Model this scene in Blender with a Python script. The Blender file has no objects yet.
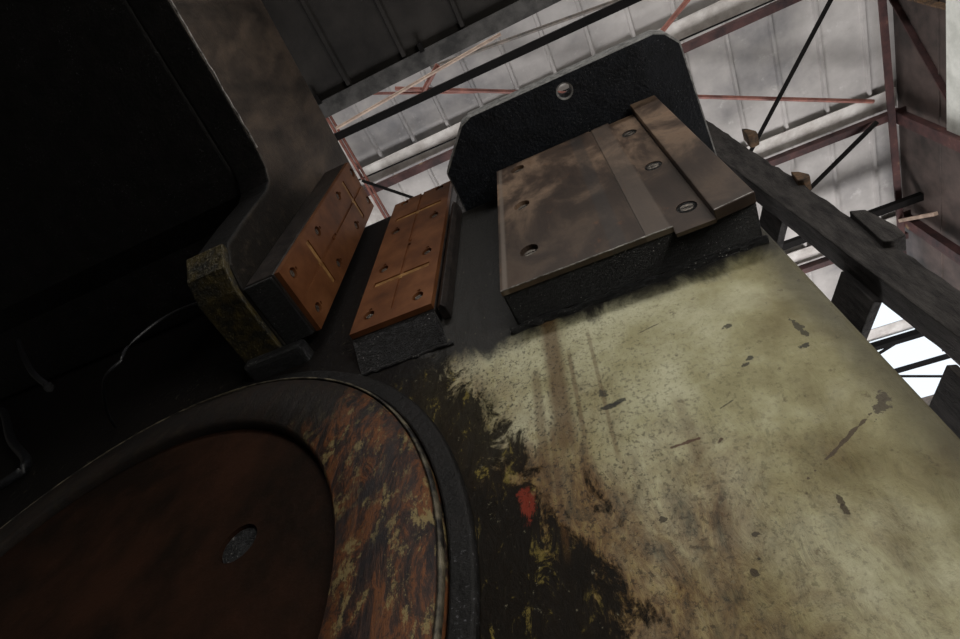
import bpy, bmesh, math, random
from mathutils import Vector, Matrix
random.seed(7)
S = bpy.context.scene
COL = S.collection

# ------------------------------------------------------------------ camera
cam_d = bpy.data.cameras.new('camera')
cam_d.sensor_width = 36; cam_d.lens = 572 / 960 * 36
cam_d.clip_start = .05; cam_d.clip_end = 200
cam = bpy.data.objects.new('camera', cam_d); COL.objects.link(cam)
zc = Vector((10, 383, -572)).normalized()
yc = Vector((469, -854, -572)); yc = (yc - zc * yc.dot(zc)).normalized()
xc = yc.cross(zc)
R = Matrix((xc, yc, zc)).to_4x4()
cam.matrix_world = Matrix.Translation((0, 0, 1.3)) @ R
S.camera = cam

# ------------------------------------------------------------------ light
w = bpy.data.worlds.new('overcast_sky'); S.world = w; w.use_nodes = True
bg = w.node_tree.nodes['Background']
bg.inputs['Color'].default_value = (.86, .93, 1, 1)
bg.inputs['Strength'].default_value = 1.15

def area(name, loc, target, sx, sy, power, col=(1, 1, 1)):
    d = bpy.data.lights.new(name, 'AREA'); d.shape = 'RECTANGLE'
    d.size = sx; d.size_y = sy; d.energy = power; d.color = col
    o = bpy.data.objects.new(name, d); COL.objects.link(o)
    o.location = loc
    o.rotation_euler = (Vector(target) - Vector(loc)).to_track_quat('-Z', 'Y').to_euler()
    return o
area('side_door_daylight', (4.4, -3.0, 2.0), (0.2, 1.5, 2.9), 3.0, 3.4, 185, (1, .95, .84))
area('front_added_roof_fill', (-.5, -6.9, 9.15), (-.5, 2, 9.6), 10, 1.2, 640, (1, .97, .92))  # added fill for the near roof, the front wall has no window
area('back_added_uplight', (-1.5, 12.9, 3.2), (-1.5, 2.0, 9.5), 10, 5, 3000, (1, .97, .95))  # added up-light for the roof sheets, the back wall has no opening

S.view_settings.view_transform = 'Standard'
S.view_settings.look = 'None'
S.view_settings.gamma = 1
S.view_settings.use_curve_mapping = False
S.view_settings.exposure = 0

# ------------------------------------------------------------------ materials
class NT:
    def __init__(s, name):
        s.m = bpy.data.materials.new(name); s.m.use_nodes = True
        s.n = s.m.node_tree.nodes; s.l = s.m.node_tree.links
        s.b = s.n['Principled BSDF']
        s.pos = s.n.new('ShaderNodeNewGeometry').outputs['Position']
    def put(s, sock, v):
        if hasattr(v, 'is_output') or isinstance(v, bpy.types.NodeSocket): s.l.new(v, sock)
        else: sock.default_value = v
    def map(s, scale=(1, 1, 1), loc=(0, 0, 0), rot=(0, 0, 0), v=None):
        n = s.n.new('ShaderNodeMapping'); s.l.new(v or s.pos, n.inputs[0])
        n.inputs['Location'].default_value = loc; n.inputs['Scale'].default_value = scale
        n.inputs['Rotation'].default_value = rot
        return n.outputs[0]
    def noise(s, scale, detail=5, rough=.6, v=None, dist=0):
        n = s.n.new('ShaderNodeTexNoise'); s.l.new(v or s.pos, n.inputs['Vector'])
        n.inputs['Scale'].default_value = scale; n.inputs['Detail'].default_value = detail
        n.inputs['Roughness'].default_value = rough; n.inputs['Distortion'].default_value = dist
        return n.outputs['Fac']
    def ramp(s, f, stops, mode='LINEAR'):
        n = s.n.new('ShaderNodeValToRGB'); s.l.new(f, n.inputs[0]); r = n.color_ramp
        r.interpolation = mode
        while len(r.elements) < len(stops): r.elements.new(.5)
        for e, (p, c) in zip(r.elements, stops):
            e.position = p
            e.color = (c, c, c, 1) if isinstance(c, (int, float)) else (*c, 1)
        return n.outputs[0]
    def math(s, op, a, b=0.0, clamp=False):
        n = s.n.new('ShaderNodeMath'); n.operation = op; n.use_clamp = clamp
        s.put(n.inputs[0], a); s.put(n.inputs[1], b); return n.outputs[0]
    def mix(s, f, a, b):
        n = s.n.new('ShaderNodeMix'); n.data_type = 'RGBA'
        s.put(n.inputs[0], f)
        for i, v in ((6, a), (7, b)):
            s.put(n.inputs[i], v if isinstance(v, bpy.types.NodeSocket) else (*v, 1))
        return n.outputs[2]
    def sep(s, v=None):
        n = s.n.new('ShaderNodeSeparateXYZ'); s.l.new(v or s.pos, n.inputs[0]); return n.outputs
    def mr(s, f, a, b, c=0., d=1.):
        n = s.n.new('ShaderNodeMapRange'); s.put(n.inputs[0], f)
        for i, v in enumerate((a, b, c, d)): n.inputs[i + 1].default_value = v
        n.interpolation_type = 'SMOOTHSTEP'
        return n.outputs[0]
    def bump(s, h, strength, dist=.01):
        n = s.n.new('ShaderNodeBump'); s.l.new(h, n.inputs['Height'])
        n.inputs['Strength'].default_value = strength; n.inputs['Distance'].default_value = dist
        s.l.new(n.outputs[0], s.b.inputs['Normal'])
    def fin(s, col, rough=.6, metal=0., spec=.5):
        s.put(s.b.inputs['Base Color'], col if isinstance(col, bpy.types.NodeSocket) else (*col, 1))
        s.put(s.b.inputs['Roughness'], rough); s.put(s.b.inputs['Metallic'], metal)
        s.put(s.b.inputs['Specular IOR Level'], spec)
        return s.m

def simple(name, c1, c2, scale=6, rough=.6, metal=0., bump=.3, bscale=40, stretch=(1, 1, 1), lo=.35, hi=.65, spec=.5, bd=.01, third=None, glint=None):
    t = NT(name); v = t.map(stretch)
    f = t.noise(scale, 6, .65, v)
    stops = [(lo, c1), (hi, c2)]
    if third: stops.append((min(1, hi + .12), third))
    if bump: t.bump(t.noise(bscale, 6, .7, v), bump, bd)
    c = t.ramp(f, stops)
    if glint:      # wet sparkle painted in as small pale specks
        patch = t.mr(t.noise(5, 4, .6, t.map((1, 1, 1), (9, 2, 4))), .42, .62)
        c = t.mix(t.math('MULTIPLY', t.mr(t.noise(95, 3, .6), .63, .69, 0, .9), patch), c, glint)
        c = t.mix(t.math('MULTIPLY', t.mr(t.noise(16, 9, .85, t.map((2.5, 1, 1), (3, 5, 1)), .4), .60, .68, 0, .35), patch), c, glint)
    return t.fin(c, rough, metal, spec)

M = {}
M['greasy_black'] = simple('greasy_black', (.008, .008, .009), (.022, .021, .022), 9, .34, 0, .9, 38, bd=.02, spec=.3, glint=(.4, .39, .37))
M['ram_black'] = simple('ram_black', (.003, .003, .003), (.008, .007, .007), 7, .5, 0, .6, 30, bd=.015, spec=.25, glint=(.10, .10, .11))
M['brown_grime'] = simple('brown_grime', (.020, .018, .016), (.070, .052, .040), 3.2, .6, 0, .5, 60, bd=.008, spec=.35)
M['shelf_black'] = simple('shelf_black', (.005, .006, .009), (.013, .016, .023), 10, .42, 0, 1, 45, bd=.012, spec=.25, glint=(.14, .15, .16))
M['shelf_edge_lit'] = simple('shelf_edge_lit', (.10, .10, .10), (.42, .42, .42), 22, .5, 0, .8, 60, lo=.35, hi=.7)  # paler copy of the shelf black, light on the front edge painted in
M['casting'] = simple('casting', (.006, .006, .007), (.05, .052, .056), 30, .32, .2, 1, 75, (1, 3, 1), .45, .75, bd=.02, glint=(.60, .58, .56))
M['worn_highlight_edge'] = simple('worn_highlight_edge', (.05, .045, .04), (.45, .43, .42), 18, .4, .5, .6, 60)
M['rim_edge'] = simple('rim_edge', (.015, .013, .012), (.22, .19, .13), 10, .45, .2, .6, 60, lo=.42, hi=.7)
M['steel_side'] = simple('steel_side', (.012, .010, .010), (.04, .032, .028), 12, .4, .3, .4, 60)
M['oily_olive'] = simple('oily_olive', (.008, .007, .004), (.075, .055, .012), 13, .3, 0, .9, 40, lo=.42, hi=.68, bd=.02, glint=(.45, .40, .25))
M['wood_dark'] = simple('wood_dark', (.020, .018, .019), (.070, .064, .062), 8, .75, 0, .9, 30, (3, 3, .6), bd=.02, spec=.3)
M['wood_splinter'] = simple('wood_splinter', (.03, .02, .014), (.16, .09, .045), 14, .8, 0, .8, 40)
M['red_steel'] = simple('red_steel', (.10, .035, .03), (.26, .10, .075), 5, .6, 0, .2, 40)
M['purple_steel'] = simple('purple_steel', (.020, .009, .011), (.085, .034, .032), 4, .6, 0, .2, 40, third=(.3, .22, .12))
M['black_steel'] = simple('black_steel', (.003, .003, .003), (.007, .006, .006), 8, .6, 0, .2, 40, spec=.12)
M['grey_rod'] = simple('grey_rod', (.06, .055, .05), (.16, .13, .11), 8, .6)
M['pale_steel'] = simple('pale_steel', (.42, .39, .37), (.75, .73, .71), 3, .5, 0, .2, 20)
M['tan_rod'] = simple('tan_rod', (.28, .20, .16), (.5, .38, .3), 6, .6)
M['canopy_grey'] = simple('canopy_grey', (.014, .013, .0125), (.030, .027, .025), 1.6, .7, 0, .3, 20, spec=.2)
M['canopy_lip'] = simple('canopy_lip', (.018, .018, .018), (.075, .072, .07), 6, .7, 0, .3, 30, (1, 1, .3))
M['screw_steel'] = simple('screw_steel', (.05, .045, .04), (.28, .25, .22), 60, .35, .7, .5, 90)
M['hole_black'] = simple('hole_black', (.004, .004, .004), (.01, .009, .008), 30, .5)
M['hose'] = simple('hose', (.010, .010, .012), (.020, .021, .024), 30, .4)
M['concrete'] = simple('concrete', (.05, .047, .043), (.12, .115, .105), 1.2, .8, 0, .2, 20)
M['amber_grease'] = simple('amber_grease', (.16, .07, .02), (.42, .24, .09), 14, .35, 0, .4, 50)
M['wall_sheet'] = simple('wall_sheet', (.035, .028, .026), (.11, .080, .072), 1.8, .7, 0, .2, 14, (1, 1, 1), third=(.22, .15, .13))
M['white_sheet'] = simple('white_sheet', (.6, .62, .58), (.8, .82, .78), 5, .6)

# ram side: brown grime above, soaked in oil on the leg
t = NT('ram_side')
x, y, z = t.sep()
n1 = t.noise(3.0, 6, .65, t.map((1, 1.2, .5)), .3); n2 = t.noise(16, 6, .75)
c = t.ramp(n1, [(.32, (.018, .016, .015)), (.5, (.065, .050, .041)), (.68, (.13, .095, .072))])
q = t.math('ADD', z, t.math('MULTIPLY', y, .75)); q = t.math('ADD', q, t.math('MULTIPLY', t.math('SUBTRACT', n1, .5), .8))
oil = t.math('MULTIPLY', t.mr(z, 5.9, 5.2, 0, 1), t.mr(y, .55, .75, 0, .95))
c = t.mix(oil, c, (.010, .009, .008))
c = t.mix(t.mr(n2, .60, .75, 0, .35), c, (.10, .085, .075))
c = t.mix(t.math('MULTIPLY', oil, t.mr(n2, .5, .66, 0, .5)), c, (.05, .038, .028))
t.bump(n2, .8, .015)
M['ram_side'] = t.fin(c, .5, 0, t.math('SUBTRACT', .35, t.math('MULTIPLY', oil, .23)))

# roof sheets, stained
t = NT('roof_sheet')
n1 = t.noise(.75, 6, .6); n2 = t.noise(5, 6, .7)
c = t.ramp(n1, [(.30, (.20, .20, .21)), (.48, (.40, .385, .38)), (.70, (.60, .58, .57))])
c = t.mix(t.mr(n2, .58, .72, 0, .35), c, (.75, .74, .74))
c = t.mix(t.mr(t.noise(2.2, 5, .6), .6, .75, 0, .35), c, (.16, .14, .13))
t.bump(n2, .2, .02)
M['roof_sheet'] = t.fin(c, .6, 0, .3)

# machine column: pale sage paint, grime, drips, chips
t = NT('sage_paint')
x, y, z = t.sep()
base = t.ramp(t.noise(2.4, 6, .6), [(.3, (.18, .155, .070)), (.47, (.34, .315, .175)), (.64, (.52, .505, .345))])
# thin brown film in patches
film = t.noise(1.7, 7, .65, t.map((1, 1, .6)), .6)
base = t.mix(t.mr(film, .45, .70, 0, .6), base, (.12, .085, .03))
speck = t.noise(26, 5, .7)
base = t.mix(t.mr(speck, .60, .72, 0, .6), base, (.07, .05, .028))
# the zone of soaked in oil by the bearing housing
r = t.math('POWER', t.math('ADD', t.math('POWER', t.math('ADD', x, 2.64), 2.0), t.math('POWER', t.math('ADD', z, -2.28), 2.0)), .5)
edge_n = t.noise(3.0, 8, .72, t.map((1, 1, .55)), .8)
fine = t.noise(14, 8, .78, t.map((1, 1, .5)), .5)
d = t.math('SUBTRACT', r, 1.8)                      # 0 at the housing rim
dd = t.math('ADD', d, t.math('MULTIPLY', t.math('SUBTRACT', edge_n, .5), 1.7))
dd = t.math('ADD', dd, t.math('MULTIPLY', t.math('SUBTRACT', fine, .5), 1.1))
lowz = t.mr(z, 2.2, 3.2, 0, .75)                    # stain is narrower higher up
dd = t.math('ADD', dd, lowz)
brown = t.mr(dd, 1.55, .55, 0, .88)
base = t.mix(brown, base, t.ramp(fine, [(.36, (.022, .010, .004)), (.5, (.12, .052, .013)), (.64, (.26, .165, .045))]))
black = t.mr(dd, .62, .44, 0, .97)
base = t.mix(black, base, (.007, .006, .005))
band = t.mr(t.math('ADD', d, t.math('MULTIPLY', t.math('SUBTRACT', t.noise(7, 8, .75, t.map((1, 1, .8), (4, 0, 4)), .6), .5), .9)), .36, .27, 0, .95)
black = t.math('MAXIMUM', black, band)
base = t.mix(band, base, (.009, .007, .005))
ochre = t.math('MULTIPLY', t.mr(fine, .565, .62, 0, .85), t.mr(d, .80, .1, 0, 1))
base = t.mix(ochre, base, (.20, .155, .04))
# dark from under the guide block upwards, dirt at the free edge
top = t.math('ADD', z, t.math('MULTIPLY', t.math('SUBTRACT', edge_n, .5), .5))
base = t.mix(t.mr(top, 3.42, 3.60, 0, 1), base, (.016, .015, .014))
ex = t.math('ADD', x, t.math('MULTIPLY', t.math('SUBTRACT', edge_n, .5), .16))
base = t.mix(t.mr(ex, .50, .67, 0, .72), base, (.05, .045, .035))
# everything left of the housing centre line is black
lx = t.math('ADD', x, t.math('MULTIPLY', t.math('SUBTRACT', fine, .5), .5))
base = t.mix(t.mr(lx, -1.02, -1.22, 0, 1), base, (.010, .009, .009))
# drips
for (cx, hw, z0, z1, k) in ((-.37, .06, 2.7, 3.75, .75), (-.46, .03, 2.5, 3.3, .5), (-.30, .014, 2.75, 3.35, .55), (-.20, .012, 2.6, 3.45, .45), (-.42, .016, 2.3, 2.95, .5), (.05, .03, 2.2, 2.9, .3)):
    a = t.math('ABSOLUTE', t.math('ADD', x, -cx)); f = t.mr(a, hw, hw * .3, 0, k)
    f = t.math('MULTIPLY', f, t.math('MULTIPLY', t.mr(z, z0, z0 + .1), t.mr(z, z1, z1 - .1)))
    base = t.mix(f, base, (.10, .05, .018))
# chips and scratches: (x, z, half length, half width, angle, colour)
chipn = t.noise(30, 4, .7)
for (cx, cz, hl, hw, ang, colr) in (
        (-.185, 2.905, .050, .010, .05, (.012, .012, .012)), (-.145, 2.915, .028, .012, .1, (.02, .02, .018)), (-.203, 2.98, .018, .028, 0, (.03, .028, .02)),
        (.021, 2.637, .052, .006, .06, (.07, .022, .012)), (.124, 2.606, .016, .008, .9, (.06, .022, .014)),
        (.328, 3.13, .022, .012, .3, (.03, .028, .02)), (.335, 2.926, .016, .010, .1, (.015, .015, .014)), (.31, 2.90, .018, .008, .3, (.03, .025, .02)),
        (.535, 2.99, .012, .06, .1, (.04, .035, .025)), (.515, 2.904, .018, .012, .2, (.02, .02, .02)),
        (.34, 2.32, .010, .022, .1, (.04, .026, .014)), (.338, 2.275, .009, .016, 0, (.04, .026, .014)),
        (.067, 2.166, .010, .012, 0, (.03, .02, .012)), (.105, 2.268, .012, .014, .3, (.03, .022, .014)), (.09, 2.20, .007, .008, .3, (.03, .022, .014)),
        (.46, 2.50, .15, .0055, .57, (.06, .038, .026)), (.577, 2.573, .05, .022, .9, (.07, .055, .04)),
        (-.117, 2.382, .010, .012, .3, (.03, .022, .014)), (.06, 3.28, .05, .005, .2, (.08, .065, .04)), (.20, 2.75, .03, .004, .4, (.07, .055, .035))):
    ca, sa = math.cos(ang), math.sin(ang)
    dx = t.math('ADD', x, -cx); dz = t.math('ADD', z, -cz)
    u = t.math('ADD', t.math('MULTIPLY', dx, ca / hl), t.math('MULTIPLY', dz, sa / hl))
    v = t.math('ADD', t.math('MULTIPLY', dx, -sa / hw), t.math('MULTIPLY', dz, ca / hw))
    q = t.math('POWER', t.math('ADD', t.math('MULTIPLY', u, u), t.math('MULTIPLY', v, v)), .5)
    q = t.math('ADD', q, t.math('MULTIPLY', t.math('SUBTRACT', chipn, .5), 4.2))
    base = t.mix(t.mr(q, 1.0, .75, 0, .85), base, colr)
# red lead primer showing
dx = t.math('ADD', x, .534); dz = t.math('ADD', z, -2.58)
q = t.math('ADD', t.math('POWER', t.math('ADD', t.math('POWER', t.math('MULTIPLY', dx, 32.), 2.), t.math('POWER', t.math('MULTIPLY', dz, 14.), 2.)), .5), t.math('MULTIPLY', t.math('SUBTRACT', fine, .5), 4.))
base = t.mix(t.mr(q, 1., .7, 0, .9), base, (.20, .032, .018))
vf = t.noise(60, 5, .75); vf2 = t.noise(38, 6, .8, t.map((1, 1, .7), (2, 0, 5)))
base = t.mix(t.math('MULTIPLY', t.mr(vf, .53, .60, 0, .8), t.mr(d, 1.75, .2, 0, 1)), base, (.012, .008, .005))
base = t.mix(t.mr(vf2, .655, .70, 0, .7), base, (.02, .014, .009))
base = t.mix(t.math('MULTIPLY', t.mr(vf2, .62, .68, 0, .8), t.mr(d, 1.4, .9, 0, 1)), base, (.24, .22, .15))
t.bump(t.math('ADD', fine, t.math('MULTIPLY', black, .6)), .6, .012)
wet = t.math('MAXIMUM', black, t.mr(x, -1.02, -1.22, 0, 1))
M['sage_paint'] = t.fin(base, t.math('SUBTRACT', .55, t.math('MULTIPLY', wet, .1)), 0, t.math('SUBTRACT', .35, t.math('MULTIPLY', wet, .28)))

# housing ring: flaked rust, ochre paint
t = NT('flaked_ring')
v = t.map((1.4, 1, .38))
a = t.noise(9, 9, .8, v, .5); b2 = t.noise(2.2, 6, .7, t.map((1, 1, .6), (3, 1, 2)), .5); c2 = t.noise(17, 8, .8, t.map((1, 1, .5), (7, 0, 1)))
c = t.ramp(a, [(.40, (.012, .010, .012)), (.48, (.045, .024, .018)), (.55, (.15, .055, .020)), (.63, (.065, .034, .022))])
c = t.mix(t.mr(c2, .53, .60, 0, .85), c, (.23, .18, .08)); c = t.mix(t.mr(t.noise(40, 5, .75), .55, .63, 0, .7), c, (.02, .015, .012))
c = t.mix(t.mr(b2, .52, .64, 0, .9), c, (.022, .02, .022))
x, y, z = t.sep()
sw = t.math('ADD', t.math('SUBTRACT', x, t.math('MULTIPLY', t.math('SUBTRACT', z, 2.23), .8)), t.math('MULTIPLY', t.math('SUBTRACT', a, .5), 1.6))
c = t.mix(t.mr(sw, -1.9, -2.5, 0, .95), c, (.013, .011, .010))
t.bump(a, .6, .015)
M['flaked_ring'] = t.fin(c, .5, 0, .22)
M['disc_brown'] = simple('disc_brown', (.010, .006, .004), (.028, .012, .007), 2.2, .5, 0, .3, 30, lo=.4, hi=.65, spec=.12)

# steel wear plate
t = NT('worn_steel')
a = t.noise(3.2, 6, .65, t.map((1, 1, .7)), .4); g = t.noise(60, 4, .6, t.map((.4, 1, .02)))
c = t.ramp(a, [(.32, (.040, .028, .023)), (.46, (.095, .064, .048)), (.60, (.29, .20, .14)), (.74, (.15, .08, .045))])
x, y, z = t.sep()
low_shade = t.mr(t.math('ADD', z, t.math('MULTIPLY', t.math('SUBTRACT', a, .5), 1.3)), 5.1, 4.05, 0, .80)  # light falloff painted in, plate darker towards its bottom
c = t.mix(low_shade, c, (.035, .024, .019))
c = t.mix(t.mr(t.math('ABSOLUTE', t.math('ADD', x, -.06)), .045, .03, 0, .45), c, (.045, .042, .042))
c = t.mix(t.mr(t.math('ABSOLUTE', t.math('ADD', x, .50)), .02, .005, 0, .5), c, (.26, .22, .19))
c = t.mix(t.mr(t.math('ABSOLUTE', t.math('ADD', x, -.235)), .062, .05, 0, .4), c, (.16, .13, .11))
c = t.mix(t.mr(t.noise(24, 8, .8, t.map((1.6, 1, .5))), .56, .70, 0, .6), c, (.045, .030, .024))
c = t.mix(t.mr(t.noise(9, 6, .75, t.map((1, 1, .8), (5, 5, 5))), .60, .70, 0, .4), c, (.20, .085, .04))
t.bump(t.math('ADD', g, t.math('MULTIPLY', a, 2.)), .3, .005)
M['worn_steel'] = t.fin(c, .42, .25, .5)
# bronze liner
t = NT('bronze')
a = t.noise(4, 5, .6); g = t.noise(50, 4, .6, t.map((1, 1, .05)))
c = t.ramp(a, [(.3, (.08, .027, .010)), (.5, (.155, .056, .020)), (.7, (.23, .092, .036))])
t.bump(g, .2, .003)
M['bronze'] = t.fin(c, .48, .35, .5)

# ------------------------------------------------------------------ mesh helpers
def root(name, label, cat, loc, group=None):
    o = bpy.data.objects.new(name, None); COL.objects.link(o)
    o.location = loc; o.empty_display_size = .1
    o['label'] = label; o['category'] = cat
    if group: o['group'] = group
    return o
def tag(o, label, cat, group=None):
    o['label'] = label; o['category'] = cat
    if group: o['group'] = group
    return o
def link(name, me, mat, parent=None, mats=None):
    """mesh given in world coordinates; origin moved to the base centre"""
    me.update()
    vs = [v.co for v in me.vertices]
    lo = Vector([min(v[i] for v in vs) for i in range(3)]); hi = Vector([max(v[i] for v in vs) for i in range(3)])
    c = Vector(((lo.x + hi.x) / 2, (lo.y + hi.y) / 2, lo.z))
    me.transform(Matrix.Translation(-c))
    me.name = name
    if mats is None: mats = [mat]
    me.materials.clear()
    for m in mats: me.materials.append(M[m])
    o = bpy.data.objects.new(name, me); COL.objects.link(o)
    off = Vector()
    p = parent
    while p: off += p.location; p = p.parent
    o.location = c - off
    o.parent = parent
    return o
def obj(name, bm, mat, parent=None, bevel=0, seg=2, mats=None, smooth=False):
    bmesh.ops.recalc_face_normals(bm, faces=bm.faces)
    me = bpy.data.meshes.new(name); bm.to_mesh(me); bm.free()
    if smooth:
        for p in me.polygons: p.use_smooth = True
    o = link(name, me, mat, parent, mats)
    if bevel:
        b = o.modifiers.new('bevel', 'BEVEL'); b.width = bevel; b.segments = seg; b.limit_method = 'ANGLE'; b.angle_limit = .6
        if mats and len(mats) > 1: b.material = 1
    return o
def prism(bm, poly, axis, a, b):
    """poly: 2D points; axis = extrusion axis; a..b its range"""
    def P(u, v, t):
        return {'Y': (u, t, v), 'X': (t, u, v), 'Z': (u, v, t)}[axis]
    A = [bm.verts.new(P(u, v, a)) for u, v in poly]; B = [bm.verts.new(P(u, v, b)) for u, v in poly]
    bm.faces.new(A); bm.faces.new(B[::-1])
    n = len(poly)
    for i in range(n): bm.faces.new((A[i], A[(i + 1) % n], B[(i + 1) % n], B[i]))
    return bm
def box(bm, x0, x1, y0, y1, z0, z1):
    return prism(bm, [(x0, z0), (x1, z0), (x1, z1), (x0, z1)], 'Y', y0, y1)
def beam(bm, a, b, w, h, up=(0, 0, 1), twist=0):
    a, b = Vector(a), Vector(b); d = (b - a).normalized()
    s = d.cross(Vector(up))
    if s.length < 1e-4: s = d.cross(Vector((1, 0, 0)))
    s.normalize(); u = s.cross(d)
    V = [bm.verts.new(p + s * i * w / 2 + u * j * h / 2) for p in (a, b) for i, j in ((-1, -1), (1, -1), (1, 1), (-1, 1))]
    for f in ((0, 1, 2, 3), (7, 6, 5, 4), (0, 4, 5, 1), (1, 5, 6, 2), (2, 6, 7, 3), (3, 7, 4, 0)):
        bm.faces.new([V[i] for i in f])
    return bm
def angle_iron(bm, a, b, w, h, th=.012, up=(0, 0, 1)):
    a, b = Vector(a), Vector(b); d = (b - a).normalized(); s = d.cross(Vector(up)).normalized(); u = s.cross(d)
    beam(bm, a, b, w, th, up)
    beam(bm, a + s * (w / 2 - th / 2) + u * (h / 2 + th / 2), b + s * (w / 2 - th / 2) + u * (h / 2 + th / 2), th, h, up)
    return bm
def tube(bm, pts, r, n=10):
    pts = [Vector(p) for p in pts]; rings = []
    for i, p in enumerate(pts):
        d = (pts[min(i + 1, len(pts) - 1)] - pts[max(i - 1, 0)]).normalized()
        s = d.cross(Vector((0, 0, 1)));
        if s.length < .05: s = d.cross(Vector((1, 0, 0)))
        s.normalize(); u = s.cross(d)
        rings.append([bm.verts.new(p + (s * math.cos(2 * math.pi * k / n) + u * math.sin(2 * math.pi * k / n)) * r) for k in range(n)])
    for A, B in zip(rings, rings[1:]):
        for k in range(n): bm.faces.new((A[k], A[(k + 1) % n], B[(k + 1) % n], B[k]))
    bm.faces.new(rings[0][::-1]); bm.faces.new(rings[-1])
    return bm
def smooth_path(pts, n=6):
    out = []; P = [Vector(p) for p in pts]
    for i in range(len(P) - 1):
        a, b, c, d = P[max(i - 1, 0)], P[i], P[i + 1], P[min(i + 2, len(P) - 1)]
        for k in range(n):
            t = k / n
            out.append(.5 * ((2 * b) + (c - a) * t + (2 * a - 5 * b + 4 * c - d) * t * t + (3 * b - a - 3 * c + d) * t ** 3))
    out.append(P[-1]); return out
def lathe_y(bm, cx, cz, prof, n=96):
    """prof: (radius, y) pairs round a Y axis at (cx, cz); closed loop profile"""
    rings = []
    for k in range(n):
        a = 2 * math.pi * k / n
        rings.append([bm.verts.new((cx + r * math.cos(a), y, cz + r * math.sin(a))) for r, y in prof])
    m = len(prof)
    for k in range(n):
        A, B = rings[k], rings[(k + 1) % n]
        for i in range(m):
            j = (i + 1) % m
            bm.faces.new((A[i], A[j], B[j], B[i]))
    return bm
def cyl(bm, c, axis, r, h, n=24, sc=(1, 1)):
    c = Vector(c); ax = Vector(axis).normalized()
    s = ax.cross(Vector((0, 0, 1)));
    if s.length < .05: s = Vector((1, 0, 0))
    s.normalize(); u = s.cross(ax)
    A = [bm.verts.new(c + (s * math.cos(2 * math.pi * k / n) * sc[0] + u * math.sin(2 * math.pi * k / n) * sc[1]) * r) for k in range(n)]
    B = [bm.verts.new(v.co + ax * h) for v in A]
    bm.faces.new(A); bm.faces.new(B[::-1])
    for k in range(n): bm.faces.new((A[k], A[(k + 1) % n], B[(k + 1) % n], B[k]))
    return bm
def carved(bm, cutters, name):
    """boolean difference, baked; returns a mesh in world coordinates"""
    bmesh.ops.recalc_face_normals(bm, faces=bm.faces)
    me = bpy.data.meshes.new('tmp'); bm.to_mesh(me); bm.free()
    o = bpy.data.objects.new('tmp', me); COL.objects.link(o); tmp = [o]
    for cb in cutters:
        bmesh.ops.recalc_face_normals(cb, faces=cb.faces)
        cm = bpy.data.meshes.new('tmpc'); cb.to_mesh(cm); cb.free()
        co = bpy.data.objects.new('tmpc', cm); COL.objects.link(co); tmp.append(co)
        md = o.modifiers.new('b', 'BOOLEAN'); md.object = co; md.operation = 'DIFFERENCE'; md.solver = 'EXACT'
    dg = bpy.context.evaluated_depsgraph_get(); dg.update()
    res = bpy.data.meshes.new_from_object(o.evaluated_get(dg))
    for q in tmp: bpy.data.objects.remove(q)
    return res
def structure(o): o['kind'] = 'structure'; return o

# ------------------------------------------------------------------ the hall
b = bmesh.new(); box(b, -8, 8, -7, 14, -.2, 0); structure(obj('floor', b, 'concrete'))
PY = [0.12, 2.2, 4.3, 6.4, 8.6, 10.75, 13.0]       # purlin lines
def roof_bay(name, x0, x1, y0, y1):
    b = bmesh.new(); box(b, x0, x1, y0, y1, 10.0, 10.03)
    xr = x0 + (.40 if x0 > -8 else .3)
    k = math.ceil((x0 - 2.47) / .57)
    while 2.47 + k * .57 < x1 - .05:
        xx = 2.47 + k * .57; k += 1
        if xx < x0 + .05: continue
        prism(b, [(xx - .035, 10.0), (xx - .018, 9.955), (xx + .018, 9.955), (xx + .035, 10.0)], 'Y', y0, y1)
    return structure(obj(name, b, 'roof_sheet'))
roof_bay('ceiling', -8, 4.55, -7, PY[1])
roof_bay('ceiling', -8, 4.55, PY[1], PY[2])
roof_bay('ceiling', -8, 4.55, PY[2], PY[3])
roof_bay('ceiling', -8, 3.8, PY[3], PY[4])
roof_bay('ceiling', -8, 2.6, PY[4], 10.75)
roof_bay('ceiling', -8, 8, 10.75, 13.5)
# gable wall on the right, sheeted above, open bays towards the viewer below
b = bmesh.new(); box(b, 4.55, 4.62, .4, 8.4, 0, 10.0)
for zz in (9.05, 7.9, 6.8):
    box(b, 4.535, 4.55, .4, 8.4, zz, zz + .02)
structure(obj('wall_right', b, 'wall_sheet'))
b = bmesh.new(); box(b, -7.2, -7.05, -7, 13.5, 0, 10); structure(obj('wall_left', b, 'concrete'))
b = bmesh.new(); box(b, -7.05, 8, -7.2, -7.0, 0, 10); structure(obj('wall_front', b, 'concrete'))
b = bmesh.new(); box(b, 4.55, 4.62, -7, .4, 4.0, 10); box(b, 4.55, 4.62, -7, -5.4, 0, 4.0); box(b, 4.55, 4.62, -.6, .4, 0, 4.0); structure(obj('wall_side', b, 'wall_sheet'))
b = bmesh.new(); box(b, -7.05, 8, 13.2, 13.4, 0, 10); structure(obj('wall_back', b, 'wall_sheet'))
# white translucent strip in the gable wall
b = bmesh.new(); box(b, 4.47, 4.53, .4, 4.5, 7.5, 8.80); structure(obj('window_1', b, 'white_sheet'))
# glazing bars of the roof light
def bar(name, a, c, w, h, m, parent=None): return obj(name, beam(bmesh.new(), a, c, w, h), m, parent)
o = bar('window_2', (2.6, 9.55, 9.97), (6.5, 9.55, 9.97), .09, .06, 'black_steel'); structure(o)
o2 = bar('glazing_bar', (4.15, 9.6, 9.93), (5.5, 10.2, 9.93), .04, .03, 'black_steel', o)
o2 = bar('glazing_bar', (3.6, 9.1, 9.93), (4.7, 8.6, 9.93), .05, .03, 'black_steel', o)

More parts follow.
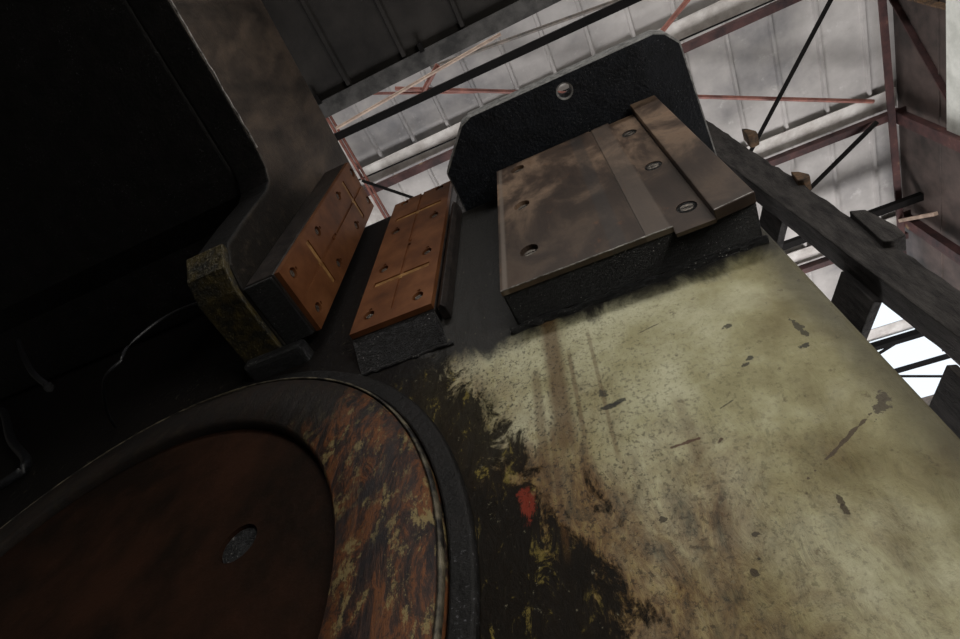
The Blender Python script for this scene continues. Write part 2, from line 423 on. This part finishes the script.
# purlins: red angle with pale closing strip
place = {1: 'nearest the dark canopy, between the two slide pads', 2: 'passing behind the black top shelf to the first gable node',
         3: 'beyond the timber post, meeting the second gable post', 4: 'at the near edge of the bright roof light', 5: 'at the far edge of the bright roof light'}
lab = {1: 'maroon roof purlin with wide pale strip, the one crossing behind the black top shelf',
       2: 'maroon roof purlin with pale strip, ending at the first gable node above the timber post',
       3: 'maroon roof purlin with pale strip, just beyond the thick black bar at the right',
       4: 'dark roof purlin along the near edge of the bright roof light',
       5: 'dark roof purlin along the far edge of the bright roof light'}
for i in (1, 2, 3, 4, 5):
    y = PY[i]; x1 = 4.5 if i < 4 else 7.0
    t = root('roof_purlin', lab[i], 'roof beam', (0, y, 9.8), 'purlins under the roof sheets')
    b = bmesh.new(); angle_iron(b, (-8 + .9, y + .05, 9.80), (x1, y + .05, 9.80), .10, .12)
    obj('flange', b, 'purple_steel' if i < 4 else 'black_steel', t)
    b = bmesh.new(); box(b, -7.1, x1, y - .30, y - .03, 9.93, 9.948)
    obj('closing_strip', b, 'pale_steel' if i < 5 else 'grey_rod', t)
# rafters along Y
def rafter(name, x, label, y0, y1):
    t = root(name, label, 'roof beam', (x, y0, 9.6), 'rafters running towards the far end'); wd = .09 if x > 0 else .035
    obj('flange', beam(bmesh.new(), (x, y0, 9.62), (x + (.18 if x > 0 else 0), y1, 9.62), wd, .03), 'purple_steel' if x > 0 else 'red_steel', t)
    obj('web', beam(bmesh.new(), (x + .03, y0, 9.70), (x + .03 + (.18 if x > 0 else 0), y1, 9.70), .02, .13 if x > 0 else .06), 'black_steel' if x > 0 else 'red_steel', t)
rafter('rafter', 4.16, 'dark maroon rafter along the top of the brown gable wall', -1, 7.9)
rafter('rafter', -2.98, 'rust red rafter beside the tip of the left slide pad', -1, 4.2)
b = bmesh.new(); box(b, -3.42, -3.08, -1, 4.2, 9.86, 9.90); tag(obj('pale_roof_strip', b, 'pale_steel'), 'pale flat strip left of the rust red rafter', 'sheet strip')

# gable wall framing
def part_thing(name, a, c, w, h, m, label, cat, group=None, up=(0, 0, 1)):
    return tag(obj(name, beam(bmesh.new(), a, c, w, h, up), m), label, cat, group)
for y, l in ((4.32, 'upper maroon post running down the brown gable wall'), (6.02, 'lower maroon post running down the brown gable wall, below the light prop')):
    t = root('gable_post', l, 'post', (4.43, y, 0), 'posts of the gable wall')
    b = bmesh.new(); box(b, 4.36, 4.50, y - .02, y + .02, 0, 9.75); obj('web', b, 'purple_steel', t)
    b = bmesh.new(); box(b, 4.34, 4.36, y - .08, y + .08, 0, 9.75); obj('flange', b, 'purple_steel', t)
    b = bmesh.new(); box(b, 4.30, 4.5, y - .10, y + .10, 9.70, 9.72)
    obj('gusset_plate', b, 'purple_steel', t)
part_thing('wall_brace', (4.518, 2.75, 9.98), (4.518, 4.42, 8.3), .02, .09, 'purple_steel', 'maroon diagonal brace across the brown gable wall', 'brace', up=(1, 0, 0))
part_thing('wall_rail', (4.51, 2.72, 9.95), (4.51, 2.80, 8.82), .02, .09, 'wood_splinter', 'ochre streaked rail at the top right corner of the gable wall', 'rail', up=(1, 0, 0))
part_thing('wall_prop', (4.29, 5.97, 9.6), (4.30, 5.45, 8.75), .05, .05, 'tan_rod', 'short pale prop leaning off the lower gable post', 'brace')

# rods and bars under the roof
def rod(a, c, r, m, label, name='tie_rod', z=9.6):
    return tag(obj(name, tube(bmesh.new(), [a, c], r, 8), m, smooth=False), label, 'rod', 'tie rods under the roof')
part_thing('roof_bar', (-4.6, 1.20, 9.30), (4.3, 1.36, 9.30), .10, .06, 'black_steel', 'thick black bar running beside the edge of the dark canopy', 'bar')
rod((-2.9, 1.16, 9.50), (-.3, 1.02, 9.55), .022, 'tan_rod', 'thin tan rod just above the thick black bar')
rod((-1.35, 1.03, 9.75), (1.3, 1.32, 9.75), .026, 'grey_rod', 'grey rod crossing the thick black bar at a shallow angle')
rod((-1.56, 1.24, 9.6), (-1.22, 1.02, 9.6), .035, 'red_steel', 'short orange red strut at the edge of the canopy')
rod((-2.35, .93, 9.66), (-.9, 1.56, 9.66), .020, 'red_steel', 'rust red rod slanting out from under the dark canopy')
rod((-1.9, 1.05, 9.62), (4.05, 3.93, 9.62), .028, 'red_steel', 'long rust red rod passing behind the black shelf to the gable node')
rod((1.45, 1.98, 9.66), (2.3, 1.50, 9.66), .035, 'red_steel', 'rust red diagonal rod above the right corner of the black shelf')
rod((-3.1, 2.0, 9.75), (4.3, 2.16, 9.75), .012, 'black_steel', 'hair thin black rod lying along the pale purlin strip')
rod((-2.98, 1.98, 9.55), (-2.28, 2.66, 9.55), .025, 'black_steel', 'short black rod above the tips of the two slide pads')
rod((3.85, 2.05, 9.50), (2.1, 4.2, 9.50), .030, 'black_steel', 'black diagonal rod across the roof right of the shelf')
rod((4.13, 4.30, 9.73), (2.73, 5.10, 9.6), .034, 'black_steel', 'dark diagonal rod from the gable node down behind the timber post')
part_thing('roof_bar', (2.4, 5.62, 9.5), (5.5, 5.60, 9.5), .11, .09, 'black_steel', 'thick black bar in front of the brown gable wall, behind the timber post', 'bar')

# dark ribbed canopy
t = root('canopy', 'dark ribbed sheet canopy at the top of the picture', 'canopy', (-2, -1, 8.0))
b = bmesh.new(); box(b, -6.5, 1.9, -4.5, .62, 8.03, 8.06)
for k in range(9):
    xx = -1.98 + (k - 5) * .70
    prism(b, [(xx - .035, 8.03), (xx - .02, 7.985), (xx + .02, 7.985), (xx + .035, 8.03)], 'Y', -4.5, .60)
obj('ribbed_sheet', b, 'canopy_grey', t)
b = bmesh.new(); box(b, -6.5, 1.9, .62, .80, 7.99, 8.07); obj('edge_lip', b, 'canopy_lip', t)
b = bmesh.new()
for k in range(6): box(b, -5.0 + k * 1.3, -4.95 + k * 1.3, .54, .64, 7.97, 8.0)
obj('clips', b, 'black_steel', t)['kind'] = 'stuff'

# ------------------------------------------------------------------ machine column
t = root('machine_column', 'pale green painted press column, oil stained, filling the lower right', 'machine', (-1, 1.5, 0))
b = bmesh.new()
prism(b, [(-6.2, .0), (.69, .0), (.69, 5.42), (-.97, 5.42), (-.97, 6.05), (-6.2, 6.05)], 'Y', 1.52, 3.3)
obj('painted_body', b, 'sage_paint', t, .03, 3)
# weld bead under guide block and lips
b = bmesh.new()
P = [(-.56 + i * .0305, 1.515 + random.uniform(-.006, .006), 3.60 + random.uniform(-.008, .008)) for i in range(41)]
tube(b, P, .022, 8); obj('weld_bead', b, 'casting', t, smooth=True)
b = bmesh.new(); P = [(-1.58 + i * .0305, 1.515 + random.uniform(-.006, .006), 3.69 + random.uniform(-.01, .01)) for i in range(24)]
tube(b, P, .010, 8); obj('weld_bead', b, 'greasy_black', t, smooth=True)
b = bmesh.new(); box(b, -2.32, -1.88, 1.40, 1.56, 4.06, 4.17); obj('ledge', b, 'casting', bpy.data.objects['machine_column'], .03)
# bearing housing
HX, HZ = -2.51, 2.23
t = root('bearing_housing', 'round flaking rusty ring housing around a dark brown disc, lower left', 'machine part', (HX, 1.5, HZ - 1.8))
b = bmesh.new()
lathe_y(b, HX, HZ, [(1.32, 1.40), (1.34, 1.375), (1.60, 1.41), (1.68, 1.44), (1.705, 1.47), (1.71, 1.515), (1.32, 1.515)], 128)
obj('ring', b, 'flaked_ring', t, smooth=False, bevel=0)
for p in t.children[0].data.polygons: p.use_smooth = True
b = bmesh.new(); lathe_y(b, HX, HZ, [(1.694, 1.440), (1.704, 1.442), (1.711, 1.462), (1.70, 1.465)], 128)
obj('pale_rim', b, 'rim_edge', t, smooth=True)  # thin paler bead along the outer edge of the ring
b = bmesh.new(); lathe_y(b, HX, HZ, [(1.715, 1.475), (1.80, 1.485), (1.81, 1.515), (1.715, 1.515)], 128)
obj('outer_flange', b, 'ram_black', t, .01)
me = carved(cyl(bmesh.new(), (HX, 1.435, HZ), (0, 1, 0), 1.318, .06, 128), [cyl(bmesh.new(), (-1.75, 1.40, 2.70), (0, 1, 0), .088, .08, 24)], 'disc')
link('disc', me, 'disc_brown', t)
b = bmesh.new(); cyl(b, (-1.75, 1.450, 2.70), (0, 1, 0), .087, .04, 20); obj('centre_plug', b, 'casting', t, .01)

# ------------------------------------------------------------------ top shelf
t = root('top_shelf', 'black chamfered plate with one round hole, jutting out over the steel guide block', 'plate', (0, 1.3, 5.45))
me = carved(prism(bmesh.new(), [(-.895, 1.21), (-.64, .93), (-.58, .908), (.765, .923), (.835, .955), (.905, 1.04), (.975, 1.98), (.99, 2.5), (-.90, 2.5)], 'Z', 5.45, 5.61),
            [cyl(bmesh.new(), (.108, 1.02, 5.40), (0, 0, 1), .047, .3, 24)], 'plate')
o = link('plate', me, 'shelf_black', t, mats=['shelf_black', 'shelf_edge_lit'])
for p in o.data.polygons:
    p.material_index = 1 if abs(p.normal.z) < .3 and (Vector(p.center) + o.location + Vector((0, 1.3, 5.45)) - Vector((.108, 1.02, 5.53))).length > .08 else 0
bv = o.modifiers.new('bevel', 'BEVEL'); bv.width = .012; bv.segments = 2; bv.limit_method = 'ANGLE'; bv.material = 1

# ------------------------------------------------------------------ steel guide block
t = root('steel_guide_block', 'large worn brown steel guide block with raised strip, under the black shelf', 'guide block', (.06, 1.4, 3.63))
b = bmesh.new()
prism(b, [(-.525, 1.33), (.655, 1.33), (.655, 1.52), (-.525, 1.52)], 'Z', 3.632, 5.30)
obj('casting_base', b, 'casting', t, .012, 2)
SB = [(-.37, 5.17), (-.37, 4.53), (-.36, 3.93)]
SR = [(.385, 5.02), (.39, 4.39), (.405, 3.80)]
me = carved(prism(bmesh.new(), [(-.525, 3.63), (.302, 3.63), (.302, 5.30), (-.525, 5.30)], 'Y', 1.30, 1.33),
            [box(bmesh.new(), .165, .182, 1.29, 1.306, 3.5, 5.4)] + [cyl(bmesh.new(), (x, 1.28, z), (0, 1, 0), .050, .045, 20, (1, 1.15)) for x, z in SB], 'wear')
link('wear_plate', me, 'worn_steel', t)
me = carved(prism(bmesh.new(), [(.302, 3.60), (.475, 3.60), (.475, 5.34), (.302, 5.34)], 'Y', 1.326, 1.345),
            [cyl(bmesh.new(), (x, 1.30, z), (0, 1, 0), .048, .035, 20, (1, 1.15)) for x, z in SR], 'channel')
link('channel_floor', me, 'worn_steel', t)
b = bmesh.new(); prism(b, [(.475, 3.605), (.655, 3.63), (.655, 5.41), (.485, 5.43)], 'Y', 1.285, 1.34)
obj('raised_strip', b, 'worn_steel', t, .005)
b = bmesh.new(); tube(b, [(-.525 + .0276 * i, 1.302 + random.uniform(-.001, .001), 3.632) for i in range(31)], .0035, 6)
tube(b, [(.478 + .0176 * i, 1.287, 3.612 + .0026 * i) for i in range(11)], .0035, 6)
obj('worn_highlight_edge', b, 'worn_highlight_edge', t)
def screw(c, ax, r, parent, ang):
    c = Vector(c); ax = Vector(ax)
    s = Vector((0, 0, 1)).cross(ax).normalized(); u = Vector((0, 0, 1))
    d = s * math.cos(ang) + u * math.sin(ang); e = -s * math.sin(ang) + u * math.cos(ang)
    b = bmesh.new()
    n = 20
    # slotted head: two half discs
    for sg in (-1, 1):
        ring = []
        for k in range(n // 2 + 1):
            a = math.pi * k / (n // 2)
            ring.append(c + d * math.cos(a) * r + e * sg * (max(math.sin(a) * r, 0) * .86 + r * .14))
        A = [b.verts.new(p) for p in ring]; B = [b.verts.new(p - ax * .012) for p in ring]
        b.faces.new(A); b.faces.new(B[::-1])
        for k in range(len(A)): b.faces.new((A[k], A[(k + 1) % len(A)], B[(k + 1) % len(A)], B[k]))
    return obj('screw', b, 'screw_steel', parent)
for x, z in SB: screw((x, 1.329, z), (0, 1, 0), .030, t, random.uniform(-.6, .6))
for x, z in SR: screw((x, 1.340, z), (0, 1, 0), .030, t, random.uniform(-.6, .6))

# ------------------------------------------------------------------ bronze guide pads
def pad(label, face, frame, u0, u1, z0, z1, d_base, cross_z, rows, small, base_mats, back):
    """frame(u, d, z) -> world; face = outward normal; d = depth behind the face"""
    t = root('bronze_guide_pad', label, 'guide pad', frame((u0 + u1) / 2, .1, z0))
    def bx(a, b_, c, d, e, f):
        b = bmesh.new()
        V = [b.verts.new(frame(u, dd, z)) for u in (a, b_) for dd in (c, d) for z in (e, f)]
        for q in ((0, 1, 3, 2), (4, 5, 7, 6), (0, 1, 5, 4), (2, 3, 7, 6), (0, 2, 6, 4), (1, 3, 7, 5)): b.faces.new([V[i] for i in q])
        return b
    um = (u0 + u1) / 2; wd = u1 - u0
    cuts = []
    for z in cross_z: cuts.append(bx(u0 + wd * .12, u1 - wd * .12, -.02, .014, z - .028, z + .028))
    zz = sorted([z0 + .14] + list(cross_z) + [z1 - .03])
    cuts.append(bx(um - .012, um + .012, -.02, .012, z0 + .12, cross_z[0] + .45))
    cuts.append(bx(um - .012, um + .012, -.02, .0115, cross_z[0] + .47, z1 + .05))
    ax = Vector(face)
    holes = []
    for z in rows:
        for u in (u0 + wd * .19, u1 - wd * .19): holes.append((u, z, .036))
    holes.append((um + .0, small, .018))
    for u, z, r in holes:
        if r > .02:
            cuts.append(cyl(bmesh.new(), Vector(frame(u, 0, z)) + ax * .02, -ax, r, .05, 18, (1, 1.2)))
            cuts.append(cyl(bmesh.new(), Vector(frame(u - .0, 0, z + .06)) + ax * .02, -ax, .013, .034, 12))
        else: cuts.append(cyl(bmesh.new(), Vector(frame(u, 0, z)) + ax * .02, -ax, r, .04, 14))
    me = carved(bx(u0, u1, 0, .035, z0, z1), cuts, 'liner')
    link('liner_plate', me, 'bronze', t)
    for z in cross_z: obj('grease_strip', bx(u0 + wd * .13, u1 - wd * .13, .008, .0138, z - .026, z + .026), 'amber_grease', t)
    for u, z, r in holes:
        if r > .02: screw(Vector(frame(u, .020, z)), -ax, .021, t, random.uniform(-1, 1))
    o = obj('base_block', bx(u0 - .004, u1 + .004, .036, d_base, z0 - .006, z1 + .004), 'steel_side', t, .012)
    if back:
        b = bmesh.new()
        V = [b.verts.new(frame(*p)) for p in ((u0, .036, z0 - .008), (u1, .036, z0 - .008), (u1 + .06, d_base, back), (u0 + .06, d_base, back), (u0, d_base, z0 - .008), (u1, d_base, z0 - .008))]
        for q in ((0, 1, 2, 3), (0, 3, 4), (1, 5, 2), (4, 5, 1, 0), (3, 2, 5, 4)): b.faces.new([V[i] for i in q])
    else: b = bx(u0 + .004, u1 - .004, .05, d_base - .0, z0 - .03, z0 - .004)
    obj('rough_cast_end', b, 'casting', t, .004)
    return t
pad('orange bronze guide pad facing out, in the middle between ram and steel block', (0, -1, 0), lambda u, d, z: (u, 1.395 + d, z),
    -1.50, -.975, 3.955, 5.86, .124, (4.465, 5.48), (4.10, 4.66, 5.25, 5.80), 4.98, None, 3.70)
pad('orange bronze guide pad on the side of the black ram, left of the other pad', (1, 0, 0), lambda u, d, z: (-1.8 - d, u, z),
    .985, 1.435, 4.24, 6.22, .245, (4.75, 5.86), (4.37, 4.97, 5.63, 6.17), 5.13, None, None)
# side flange beside the middle pad
b = bmesh.new(); prism(b, [(-.955, 1.43), (-.925, 1.41), (-.905, 1.44), (-.905, 1.515), (-.955, 1.515)], 'Z', 3.94, 5.40)
tag(obj('guide_rail', b, 'steel_side', None, .006), 'dark narrow steel rail right of the middle bronze pad', 'rail')

# ------------------------------------------------------------------ ram
t = root('press_ram', 'huge black press ram with a downward leg, filling the upper left', 'machine', (-3, 0, 4.2))
b = bmesh.new()
arc = []
prof = [(-4.5, 6.12), (-.55, 5.545), (.50, 5.40), (.60, 5.36), (.68, 5.28), (.71, 5.18), (.72, 4.8), (.745, 4.38), (.84, 4.27), (.98, 4.22), (1.50, 4.20), (1.505, 6.9), (1.14, 6.95), (-.42, 7.12), (-4.5, 7.8)]
prism(b, prof, 'X', -2.32, -2.05)
ck = obj('side_cheek', b, 'ram_side', t, .022, 3, mats=['ram_side', 'ram_black'])
ck.modifiers['bevel'].material = -1
for p in ck.data.polygons:
    if abs(p.normal.x) < .5: p.material_index = 1
b = bmesh.new(); tube(b, [(-2.052 + random.uniform(-.003, .003), -4.4 + i * .06, 6.105 - (i * .06 - .1) * .1448 + random.uniform(-.006, .006)) for i in range(82)], .0085, 6)
obj('worn_highlight_edge', b, 'worn_highlight_edge', t)  # back-lit highlight of the worn edge, painted in as a pale bead
prof2 = [(-4.5, 6.13), (-.55, 5.555), (.50, 5.41), (.70, 5.40), (.90, 5.5), (1.49, 5.5), (1.49, 6.88), (-4.5, 7.75)]
b = bmesh.new(); prism(b, prof2, 'X', -6.6, -2.322); obj('head', b, 'ram_black', t, .03, 3)
b = bmesh.new(); prism(b, [(.775, 4.362), (.86, 4.262), (.98, 4.205), (1.46, 4.19), (1.46, 4.15), (.96, 4.16), (.82, 4.22), (.72, 4.355)], 'X', -2.34, -2.06)
obj('oily_sole', b, 'oily_olive', t, .01)

# ------------------------------------------------------------------ hoses
def hose(pts, r, label, name='hose', m='hose'):
    return tag(obj(name, tube(bmesh.new(), smooth_path(pts), r, 10), m, smooth=True), label, 'hose')
hose([(-3.48, 1.49, 4.12), (-3.30, 1.30, 4.02), (-2.98, 1.05, 3.90), (-2.84, 1.0, 3.95), (-2.90, 1.0, 4.12), (-2.80, 1.0, 4.33), (-2.60, 1.0, 4.38), (-2.30, 1.0, 4.30)], .010, 'thin dark hose curving up to the left of the ram leg')
t = root('steel_pipe', 'short straight grey pipe end at the left picture edge', 'pipe', (-3.5, 1.0, 4.0))
obj('tube', tube(bmesh.new(), smooth_path([(-5.1, 1.0, 5.42), (-4.65, 1.0, 5.0), (-4.0, 1.0, 4.42), (-3.5, 1.0, 4.03)]), .02, 10), 'hose', t, smooth=True)
obj('nut', cyl(bmesh.new(), (-3.51, 1.0, 4.04), (.15, 0, -.14), .028, .07, 6), 'casting', t)
hose([(-5.9, 1.48, 5.3), (-5.5, 1.45, 5.1), (-4.75, 1.44, 4.45), (-4.18, 1.44, 4.02), (-4.22, 1.45, 3.88), (-4.6, 1.46, 3.80)], .032, 'bent dark pipe hooking round above the housing at the left edge', 'bent_pipe')

# ------------------------------------------------------------------ timber post and braces
t = root('timber_post', 'charred looking timber post standing behind the green column at the right', 'post', (1.45, 2.2, 0))
b = bmesh.new(); rows = []
zs = [0 + i * .09 for i in range(76)]
for i, z in enumerate(zs):
    xl = 1.17 + (4.2 - z) * .062 
    xr = 1.365 + (4.2 - z) * .05
    j = lambda s: random.uniform(-s, s) * .6
    rows.append([b.verts.new(p) for p in ((xl + j(.004), 2.10 + j(.006), z), (xr + j(.012), 2.10 + j(.01), z), (xr + j(.01), 2.26, z), (xl + j(.004), 2.26 + j(.005), z))])
for A, B in zip(rows, rows[1:]):
    for k in range(4): b.faces.new((A[k], A[(k + 1) % 4], B[(k + 1) % 4], B[k]))
b.faces.new(rows[0]); b.faces.new(rows[-1])
obj('shaft', b, 'wood_dark', t, .008)
for (x0, x1, z0, z1, m) in ((1.33, 1.41, 5.9, 6.12, 'wood_splinter'), (1.30, 1.385, 4.95, 5.12, 'wood_splinter'), (1.33, 1.445, 4.02, 4.42, 'wood_dark')):
    b = bmesh.new()
    prism(b, [(x0, z0 + .02), (x0 + .03, z0), (x1 - .01, z0 + .01), (x1, z0 + (z1 - z0) * .3), (x1 - .03, z1 - .04), (x0 + .02, z1)], 'Y', 2.06, 2.16)
    obj('splinter', b, m, t, .006)
for (a, c, l) in (((1.17, 2.05, 3.86), (.50, 3.9, 3.86), 'lower dark timber brace running back from the post, above the bright roof light'),
                  ((1.16, 2.10, 4.95), (.55, 3.9, 4.95), 'upper dark timber brace running back from the post, beside the steel block corner'),
                  ((1.35, 2.35, 3.28), (.8, 4.2, 3.28), 'lowest timber brace, just peeking out at the right picture edge')):
    a = Vector(a) + Vector((0, .18, .1)); c = Vector(c) + Vector((0, 0, .1))
    obj('brace', beam(bmesh.new(), a, c, .05, .32), 'wood_dark', t, .006)
